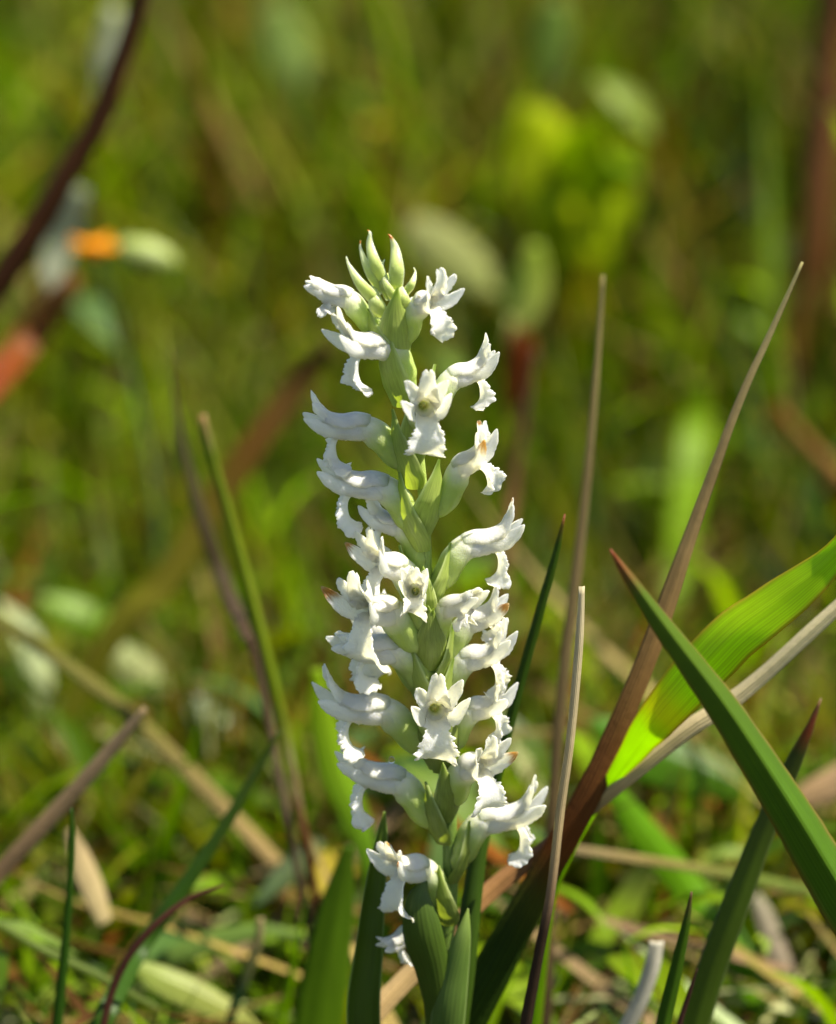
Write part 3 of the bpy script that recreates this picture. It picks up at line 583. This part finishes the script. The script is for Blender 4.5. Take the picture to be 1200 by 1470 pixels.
def petal_col(x0, x1, spine, brown, seed):
    """green near the ovary, white beyond; brown 0..1 withers the tip"""
    def col(u, v):
        x = catmull(spine, u)[0]
        c = mixc(GB, WHT, smooth(x0, x1, x + 0.5*noise.noise(Vector((u*5, v*2, seed)))))
        if brown: c = mixc(c, BRN, smooth(1-0.28*brown, 1-0.12*brown, u+0.06*noise.noise(Vector((u*9, v*4, seed)))))
        return c
    return col
def strip(spine, width, cup, side=Vector((0, 1, 0)), jag=0.0, ruf=0.0, seed=0.0, norm_sign=1, notch=0.0):
    """spine: control points in the flower's frame (mm); width/cup stops over u; returns f(u,v)"""
    def f(u, v):
        c = Vector(catmull(spine, u)); t = (Vector(catmull(spine, min(u+.02, 1)))-Vector(catmull(spine, max(u-.02, 0)))).normalized()
        b = (side - t*side.dot(t)).normalized(); n = t.cross(b)*norm_sign
        hw = ramp(width, u); a = ramp(cup, u)
        k = 1+jag*smooth(.15, .5, u)*noise.noise(Vector((u*38+seed*7, v*1.5, seed)))*smooth(0.5, 1, abs(v)) + 0.5*jag*noise.noise(Vector((u*90+seed*3, v*2, seed)))*smooth(0.6, 1, abs(v))
        hw *= k
        th = v*a
        if abs(a) > 1e-3: p = c + b*(math.sin(th)*hw/abs(a))*(1 if a > 0 else 1)*(1 if a >= 0 else -1) + n*((math.cos(th)-1)*hw/a)
        else: p = c + b*hw*v
        if ruf: p = p + n*ruf*(0.15+0.85*smooth(.45, .85, u))*abs(v)**2*noise.noise(Vector((u*9+seed, v*2.5, seed*3)))
        if notch and u > 0.8: p = p - t*notch*smooth(0.8, 1, u)*(1-abs(v))**2
        return p*MM
    return f
def flower(px, py, az, tilt=5, sc_=1.0, lip=1.0, up=1.0, brown=(0, 0, 0), spread=1.0, roll=0, L=1.0, open_=1.0, dx=0.0, label=None, seed=None, green=0.0, bract=True, lcup=1.65, btip=1.0, bshade=1.0):
    """px,py: where the flower leaves the stem; az: compass heading in the picture's plan (0 right, 180 left, -90 at the camera)"""
    s = seed if seed is not None else (px*0.37+py*0.11); q = random.Random(int(px*31+py))
    A = R(az); c = P(px, py, 0); 
    r = 0.0013; c = c + Vector((math.cos(A)*r, math.sin(A)*r, 0))
    J = lambda a: q.uniform(-a, a)
    rot = (Matrix.Rotation(A, 4, 'Z') @ Matrix.Rotation(-R(tilt), 4, 'Y') @ Matrix.Rotation(R(roll), 4, 'X'))
    inv = rot.inverted()
    def loc_of(dy, k):
        xa, _q = axis(py+dy); t_ = P(xa, py+dy, 0)
        return inv @ ((c.lerp(t_, k) if k < 1 else t_) - c) / (MM*sc_)
    r0 = loc_of(82, 1.0); r1 = loc_of(66, 1.0); 
    a1 = Vector((.2, 0, -3.6)).lerp(r1, .35)
    ov = [tuple(r0), tuple(r1.lerp(a1, .35)), tuple(a1), (1.0, 0, -1.9), (2.7, 0, -.55), (4.2*L, 0, -.05), (5.6*L, 0, 0.0)]
    mb = MB()
    g0, g1 = 0.2+green, 4.6+green
    mb.tube([tuple(x*MM for x in p) for p in ov], lambda u: MM*ramp([(0, .5), (.17, 1.2), (.36, 1.85), (.52, 2.0), (.68, 1.85), (.85, 1.6), (1, 1.42)], u), 34, 22,
            lambda u, a: mixc(GB, WHT, smooth(g0, g1, catmull(ov, u)[0]+1.1*(catmull(ov, u)[2]+2.2)*.35)), lump=0.09, cap=False)
    if True:
        th_ = [(5.6*L*MM, 0, 0), (5.2*L*MM, 0, .05*MM), (4.6*L*MM, 0, .1*MM), (3.6*L*MM, 0, .1*MM)]
        mb.tube(th_, lambda u: MM*ramp([(0, 1.40), (.35, 1.05), (.7, .62), (1, .45)], u), 12, 22, lambda u, a: mixc(WHT, (.66, .70, .22), smooth(.35, .95, u)), cap=False)
    o = mb.build('flower', M_PETAL, orchid)
    o.location = c-ORG; o.rotation_euler = rot.to_euler()
    o.scale = (sc_,)*3
    if label: o['label'] = label
    cu = smooth(.2, 1, up)
    hs = [(2.4, 0, 1.45), (4.4*L, 0, 1.82), (6.4*L, 0, 1.58+J(.1)), (8.2*L, 0, 1.45+.7*up), (9.7*L, J(.2), 1.7+2.1*up), (10.6*L, J(.5), 1.9+4.0*up)]
    mb = MB(); mb.grid(strip(hs, [(0, 2.2), (.3, 2.8), (.5, 2.5), (.68, 1.8), (.82, 1.25), (.95, .85), (1, .35)], [(0, 1.3), (.3, 1.45), (.55, 1.2), (.8, .75), (1, .4)], seed=s, jag=.12, ruf=.22, notch=.5),
                       40, 16, petal_col(g0, g1, hs, brown[0], s), thick=0.20*MM); mb.build('hood', M_PETAL, o)
    for k, sg in enumerate((1, -1)):
        ps = [(4.4, sg*1.05, 1.1), (6.1*L, sg*1.1, 1.0), (7.8*L, sg*1.1, 1.2), (9.3*L, sg*(1.1+.7*spread)+J(.2), 1.4+1.4*up), (10.5*L, sg*(1.1+1.3*spread)+J(.6), 1.6+3.0*up+J(.6))]
        mb = MB(); mb.grid(strip(ps, [(0, .8), (.4, 1.2), (.65, 1.15), (.85, .8), (1, .14)], [(0, .8), (1, .5)], side=Vector((0, .6, -sg*.8)).normalized(), seed=s+k*3, jag=.18, ruf=.35),
                           30, 10, petal_col(g0, g1, ps, 0, s+k), thick=0.17*MM); mb.build('petal', M_PETAL, o)
        ls = [(1.8, sg*1.30, -.8), (4.4*L, sg*1.72, -.5), (6.6*L, sg*1.50, -.35), (9.0*L, sg*(1.5+.7*spread), .2+J(.3)), (11.7*L, sg*(1.6+1.6*spread)+J(.5), 1.0+1.2*up+J(.6))]
        mb = MB(); mb.grid(strip(ls, [(0, 1.0), (.25, 1.5), (.5, 1.5), (.68, 1.3), (.86, .85), (1, .12)], [(0, .7), (.5, .85), (1, .5)], side=Vector((0, 0.12, -sg*1.0)).normalized(), seed=s+k*5+1, jag=.15, ruf=.3),
                           36, 10, petal_col(g0, g1, ls, brown[1+k], s+k+.5), thick=0.20*MM); mb.build('sepal', M_PETAL, o)
    if lip > 0:
        q_ = 0 if -120 < az < -40 else 1
        lp = [(3.2, 0, -1.65), (4.8*L, 0, -1.60), (6.3*L, 0, -1.35), ((7.6-.4*q_)*L, 0, -2.2), ((8.2-.9*q_)*L, 0, -1.9-1.7*lip), ((7.9-1.2*q_)*L, J(.3), -1.9-3.1*lip), ((6.9-1.8*q_)*L, J(.5), -1.9-3.9*lip)]
        mb = MB(); mb.grid(strip(lp, [(0, 1.3), (.3, 1.6), (.5, 1.7), (.65, 2.3), (.8, 2.9), (.9, 2.9), (.96, 2.3), (1, 1.3)], [(0, -1.1), (.35, -1.15), (.55, -1.25*lcup/1.65-.1), (.8, -1.35*lcup/1.65), (.93, -1.0*lcup/1.65), (1, -.3)], seed=s+9, jag=.26, ruf=1.1),
                           72, 20, petal_col(g0+.4, g1-.2, lp, 0, s+2), thick=0.24*MM, edge=0.5); mb.build('lip', M_PETAL, o)
        mb = MB()     # column inside the throat
        mb.tube([(3.4*L*MM, 0, 0), (4.2*L*MM, 0, .2*MM), (5.0*L*MM, 0, .35*MM), (5.6*L*MM, 0, .15*MM)], lambda u: MM*(.55-.4*u**1.3), 14, 12, lambda u, a: mixc((.80, .84, .40), (.70, .62, .14), smooth(.75, 1, u)))
        mb.build('column', M_PETAL, o)
    if bract:
        pxa, _w = axis(py); ca = P(pxa, py, 0)
        hl = (12.4 if py < 740 else 10.5)*btip; bwid = 0.85 if py < 740 else 0.62; bsw = (0.62 if math.cos(A) < -.4 else (-0.55 if math.cos(A) > .4 else 0.25))
        def f(u, v):
            z = (-9.5 + hl*u)*MM*1.0
            rr = ramp([(0, 1.5), (.25, 3.0), (.5, 3.8), (.75, 3.9), (.9, 3.9), (1, 4.1)], u)*MM
            w_ = ramp([(0, 2.2), (.25, 1.4), (.5, .95), (.7, .58), (.86, .24), (1, .02)], u)*bwid
            a = A + bsw + v*w_ + 0.15*math.sin(u*3+s)
            k = 1-0.10*abs(v)**3
            return Vector((ca.x+math.cos(a)*rr*k, ca.y+math.sin(a)*rr*k, ca.z+z + 0.1*MM*noise.noise(Vector((u*8, v*3, s)))))-ORG
        g_in = (0.30*bshade, 0.37*bshade, 0.09*bshade); g_rim = (0.58, 0.66, 0.30)
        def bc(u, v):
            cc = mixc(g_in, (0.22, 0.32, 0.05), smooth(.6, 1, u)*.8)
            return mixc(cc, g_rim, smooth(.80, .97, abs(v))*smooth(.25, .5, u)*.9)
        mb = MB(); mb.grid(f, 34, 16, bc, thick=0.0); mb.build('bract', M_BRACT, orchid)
    return o
FL = [
 # px,py,az,tilt, kwargs
 (538, 432, 178, 12, dict(sc_=.80, lip=.12, up=.1, spread=.3, L=.95, label='small unopened flower at top left with notched tip', btip=.7)),
 (575, 432, -42, 8, dict(sc_=.92, lcup=.9, lip=.85, up=.9, spread=1.6, L=.75)),
 (592, 492, -158, 3, dict(sc_=1.0, lcup=1.2, lip=1.1, up=.9, spread=1.4, L=.95)),
 (600, 574, -82, 4, dict(sc_=1.08, lcup=.8, lip=1.1, up=1.0, spread=1.1, L=.85)),
 (612, 548, 10, 14, dict(sc_=.90, lip=1.05, up=.9, spread=.5, L=.95)),
 (570, 610, 183, 0, dict(sc_=1.02, lip=1.05, up=.8, spread=.5, L=1.0)),
 (625, 680, -22, 30, dict(sc_=.95, lip=.85, up=.8, spread=.9, L=.9, brown=(.3, 0, .9), label='flower with one orange brown withered sepal on the right')),
 (596, 700, 182, 6, dict(sc_=1.05, lip=1.0, up=.7, spread=.5, L=1.05)),
 (628, 785, 3, 8, dict(sc_=.96, lip=1.1, up=1.0, spread=.2, L=1.0, brown=(.15, 0, 0))),
 (606, 812, -140, 14, dict(sc_=.95, lip=.9, up=.8, spread=1.5, L=.9, brown=(0, 0, .5))),
 (590, 868, -132, 8, dict(sc_=1.1, lcup=1.0, lip=1.15, up=.8, spread=1.4, L=.95, brown=(0, 0, .7), label='flower with a brown sepal tip on the left')),
 (612, 872, -40, 18, dict(sc_=.84, lip=.15, up=.1, spread=.2, L=1.0, green=.5, label='half open flower pointing right')),
 (632, 900, 0, 18, dict(sc_=.88, lip=.3, up=.9, spread=.6, L=.9, brown=(0, 0, .8))),
 (630, 948, -14, 14, dict(sc_=.94, lip=1.0, up=.8, spread=.7, L=.95)),
 (612, 928, -168, 2, dict(sc_=1.05, lip=.6, up=.0, spread=.4, L=1.0)),
 (596, 935, 130, 10, dict(sc_=.95, lip=1.0, up=1.3, spread=1.0, L=.9)),
 (598, 1016, -170, 4, dict(sc_=1.08, lip=1.0, up=.9, spread=.7, L=1.02)),
 (618, 1005, -84, 4, dict(sc_=1.1, lcup=.8, lip=1.05, up=1.0, spread=1.5, L=.8)),
 (640, 1020, -16, 14, dict(sc_=.88, lip=.8, up=.8, spread=1.2, L=.9)),
 (646, 1092, -55, 10, dict(sc_=1.08, lcup=.9, lip=1.0, up=.7, spread=1.3, L=.9, brown=(0, 0.7, 0))),
 (618, 1124, 184, 12, dict(sc_=1.08, lip=1.1, up=.6, spread=.6, L=1.02)),
 (652, 1180, -5, 10, dict(sc_=1.08, lip=1.1, up=.9, spread=.8, L=1.05)),
 (640, 1240, -145, 8, dict(sc_=1.06, lcup=1.1, lip=1.2, up=.5, spread=1.3, L=.85, brown=(.3, .3, 0))),
 (600, 850, -95, 22, dict(sc_=.80, lip=.5, up=.5, spread=.8, L=.9, green=.8, btip=.8, label='half open pale flower facing the front')),
 (612, 760, 165, 10, dict(sc_=.85, lip=.8, up=.9, spread=1.0, L=.85, btip=.7)),
 (612, 1322, 205, -35, dict(sc_=.72, lip=1.2, up=.3, spread=.4, L=.8, green=1)),
]
for px, py, az, tilt, kw in FL:
    kw = dict(kw); kw['sc_'] = (1.09 if 770 < py < 1060 else 1.03)* kw.get('sc_', 1)*(1.02 if math.cos(R(az)) < -.5 else 0.97)
    flower(px, py, az, tilt, bshade=lerp(1.25, .75, smooth(700, 1280, py)), **kw)  # bracts painted darker down the spike for the shade lower down
# tight buds and pointed bracts at the tip
for bx, by, tx, ty, wd, br in ((548, 440, 497, 368, 2.5, 0), (550, 420, 517, 345, 2.1, .20), (556, 415, 531, 334, 2.5, .22), (568, 425, 561, 340, 3.0, .40), (548, 455, 540, 402, 3.4, 0), (560, 430, 552, 372, 2.2, 0), (585, 450, 563, 398, 2.6, 0), (578, 425, 594, 384, 1.7, 0), (575, 440, 548, 378, 1.8, 0), (560, 462, 572, 408, 3.0, 0)):
    dy = (by-430)*0.00003-0.0012*(by > 435); a = P(bx, by, -.0006+dy); b = P(tx, ty, -.001+dy); m = a.lerp(b, .5)+Vector((0, -.0012, 0))
    off = Vector((0.0005 if tx > 555 else -0.0005, 0, 0)); pts = [tuple(a-ORG), tuple(m+off-ORG), tuple(a.lerp(b, .82)+off-ORG), tuple(b-ORG)]
    if br > .2: c2 = P(tx-4, ty-4, -.001); pts.append(tuple(c2-ORG))
    d = (b-a).normalized(); sd = d.cross(Vector((0, 1, 0))).normalized()
    def f(u, v, pts=pts, wd=wd*.82, sd=sd):
        c = Vector(catmull(pts, u)); hw = wd*.5*MM*ramp([(0, .8), (.22, 1.1), (.45, .68), (.66, .30), (.8, .15), (.92, .09), (1, .05)], u)
        th = v*1.0
        return c + sd*math.sin(th)*hw*1.0 + Vector((0, -1, 0))*math.cos(th)*hw*0.9
    def bc(u, v, br=br):
        cc = mixc((0.55, 0.66, 0.20), (0.90, 0.92, 0.66), smooth(.2, .8, u)*.7+.3*smooth(.6, 1, abs(v)))
        return mixc(cc, (0.40, 0.13, 0.02), smooth(1-br, 1-br*.6, u)) if br else cc
    mb = MB(); mb.grid(f, 30, 12, bc, thick=0.2*MM)
    mb.build('bract', M_TIP, orchid)
# sheathing stem leaves
def stem_leaf(ctrl, cols, label, cup=0.9, width_scale=1.0, Y0=0.0, edge=None, nrm=-1):
    pts = [list(P(px, py, Y)) + [w_*pxsize(0)*.5] for px, py, Y, w_ in ctrl]
    def f(u, v):
        q = catmull(pts, 1-u); c = Vector(q[:3]); t = (Vector(catmull(pts, max(0, 1-u-.02))[:3])-Vector(catmull(pts, min(1, 1-u+.02))[:3])).normalized()
        sd = t.cross(Vector((0, 1, 0))).normalized(); th = v*cup; hw = max(q[3], 0)
        return c + sd*math.sin(th)*hw/math.sin(cup) + Vector((0, nrm, 0))*(math.cos(th)-math.cos(cup))*hw/math.sin(cup) - ORG
    def bc(u, v):
        c = ramp(cols, u)
        return mixc(c, edge, smooth(.85, 1, abs(v))) if edge else c
    mb = MB(); mb.grid(f, 50, 14, bc, thick=0.25*MM); o = mb.build('leaf', M_BRACT, orchid); o['label'] = label
stem_leaf([(612, 1262, -.004, 4), (602, 1290, -.005, 36), (607, 1340, -.005, 58), (622, 1400, -.004, 48), (628, 1480, -.003, 34), (620, 1650, -.002, 30), (610, 1900, 0, 28)],
          [(0, (0.07, 0.12, 0.012)), (.7, (0.07, 0.125, 0.014)), (1, (0.09, 0.15, 0.02))], 'dark green sheathing leaf round the stem below the flowers')
stem_leaf([(672, 1304, -.003, 2), (664, 1345, -.004, 24), (652, 1400, -.004, 42), (642, 1470, -.004, 50), (632, 1600, -.002, 40), (612, 1900, 0, 30)],
          [(0, (0.07, 0.13, 0.02)), (.7, (0.13, 0.22, 0.04)), (1, (0.22, 0.30, 0.06))], 'pale green pointed leaf clasping the stem on the right', edge=(0.3, 0.4, 0.14))
stem_leaf([(552, 1165, .004, 3), (546, 1220, .003, 22), (537, 1290, .002, 33), (529, 1370, .001, 42), (522, 1470, 0, 50), (540, 1650, 0, 42), (600, 1900, 0, 26)],
          [(0, (0.07, 0.13, 0.010)), (.6, (0.09, 0.16, 0.010)), (1, (0.14, 0.22, 0.02))], 'tall narrow green leaf rising left of the stem', cup=1.1, edge=(0.28, 0.38, 0.12), nrm=1)
stem_leaf([(700, 1130, .006, 3), (690, 1200, .006, 22), (676, 1300, .005, 30), (664, 1400, .004, 36), (650, 1520, .003, 34), (620, 1850, 0, 26)],
          [(0, (0.05, 0.10, 0.006)), (1, (0.05, 0.11, 0.008))], 'dark narrow leaf behind the stem on the right')
# dew
for px, py, r_, lb in ((562, 1091, .0005, 'tiny glinting dew drop on the lower left flower tube'), (672, 955, .00045, 'tiny dew drop hanging under a flower at the right')):
    me = bpy.data.meshes.new('dew_drop'); import bmesh
    bm = bmesh.new(); bmesh.ops.create_icosphere(bm, subdivisions=3, radius=r_, matrix=Matrix.Diagonal((1, 1, 1.15, 1)))
    for f_ in bm.faces: f_.smooth = True
    bm.to_mesh(me); bm.free(); o = put('dew_drop', me, M_DEW, loc=P(px, py, -.0006)); tag(o, lb, 'dew drop')
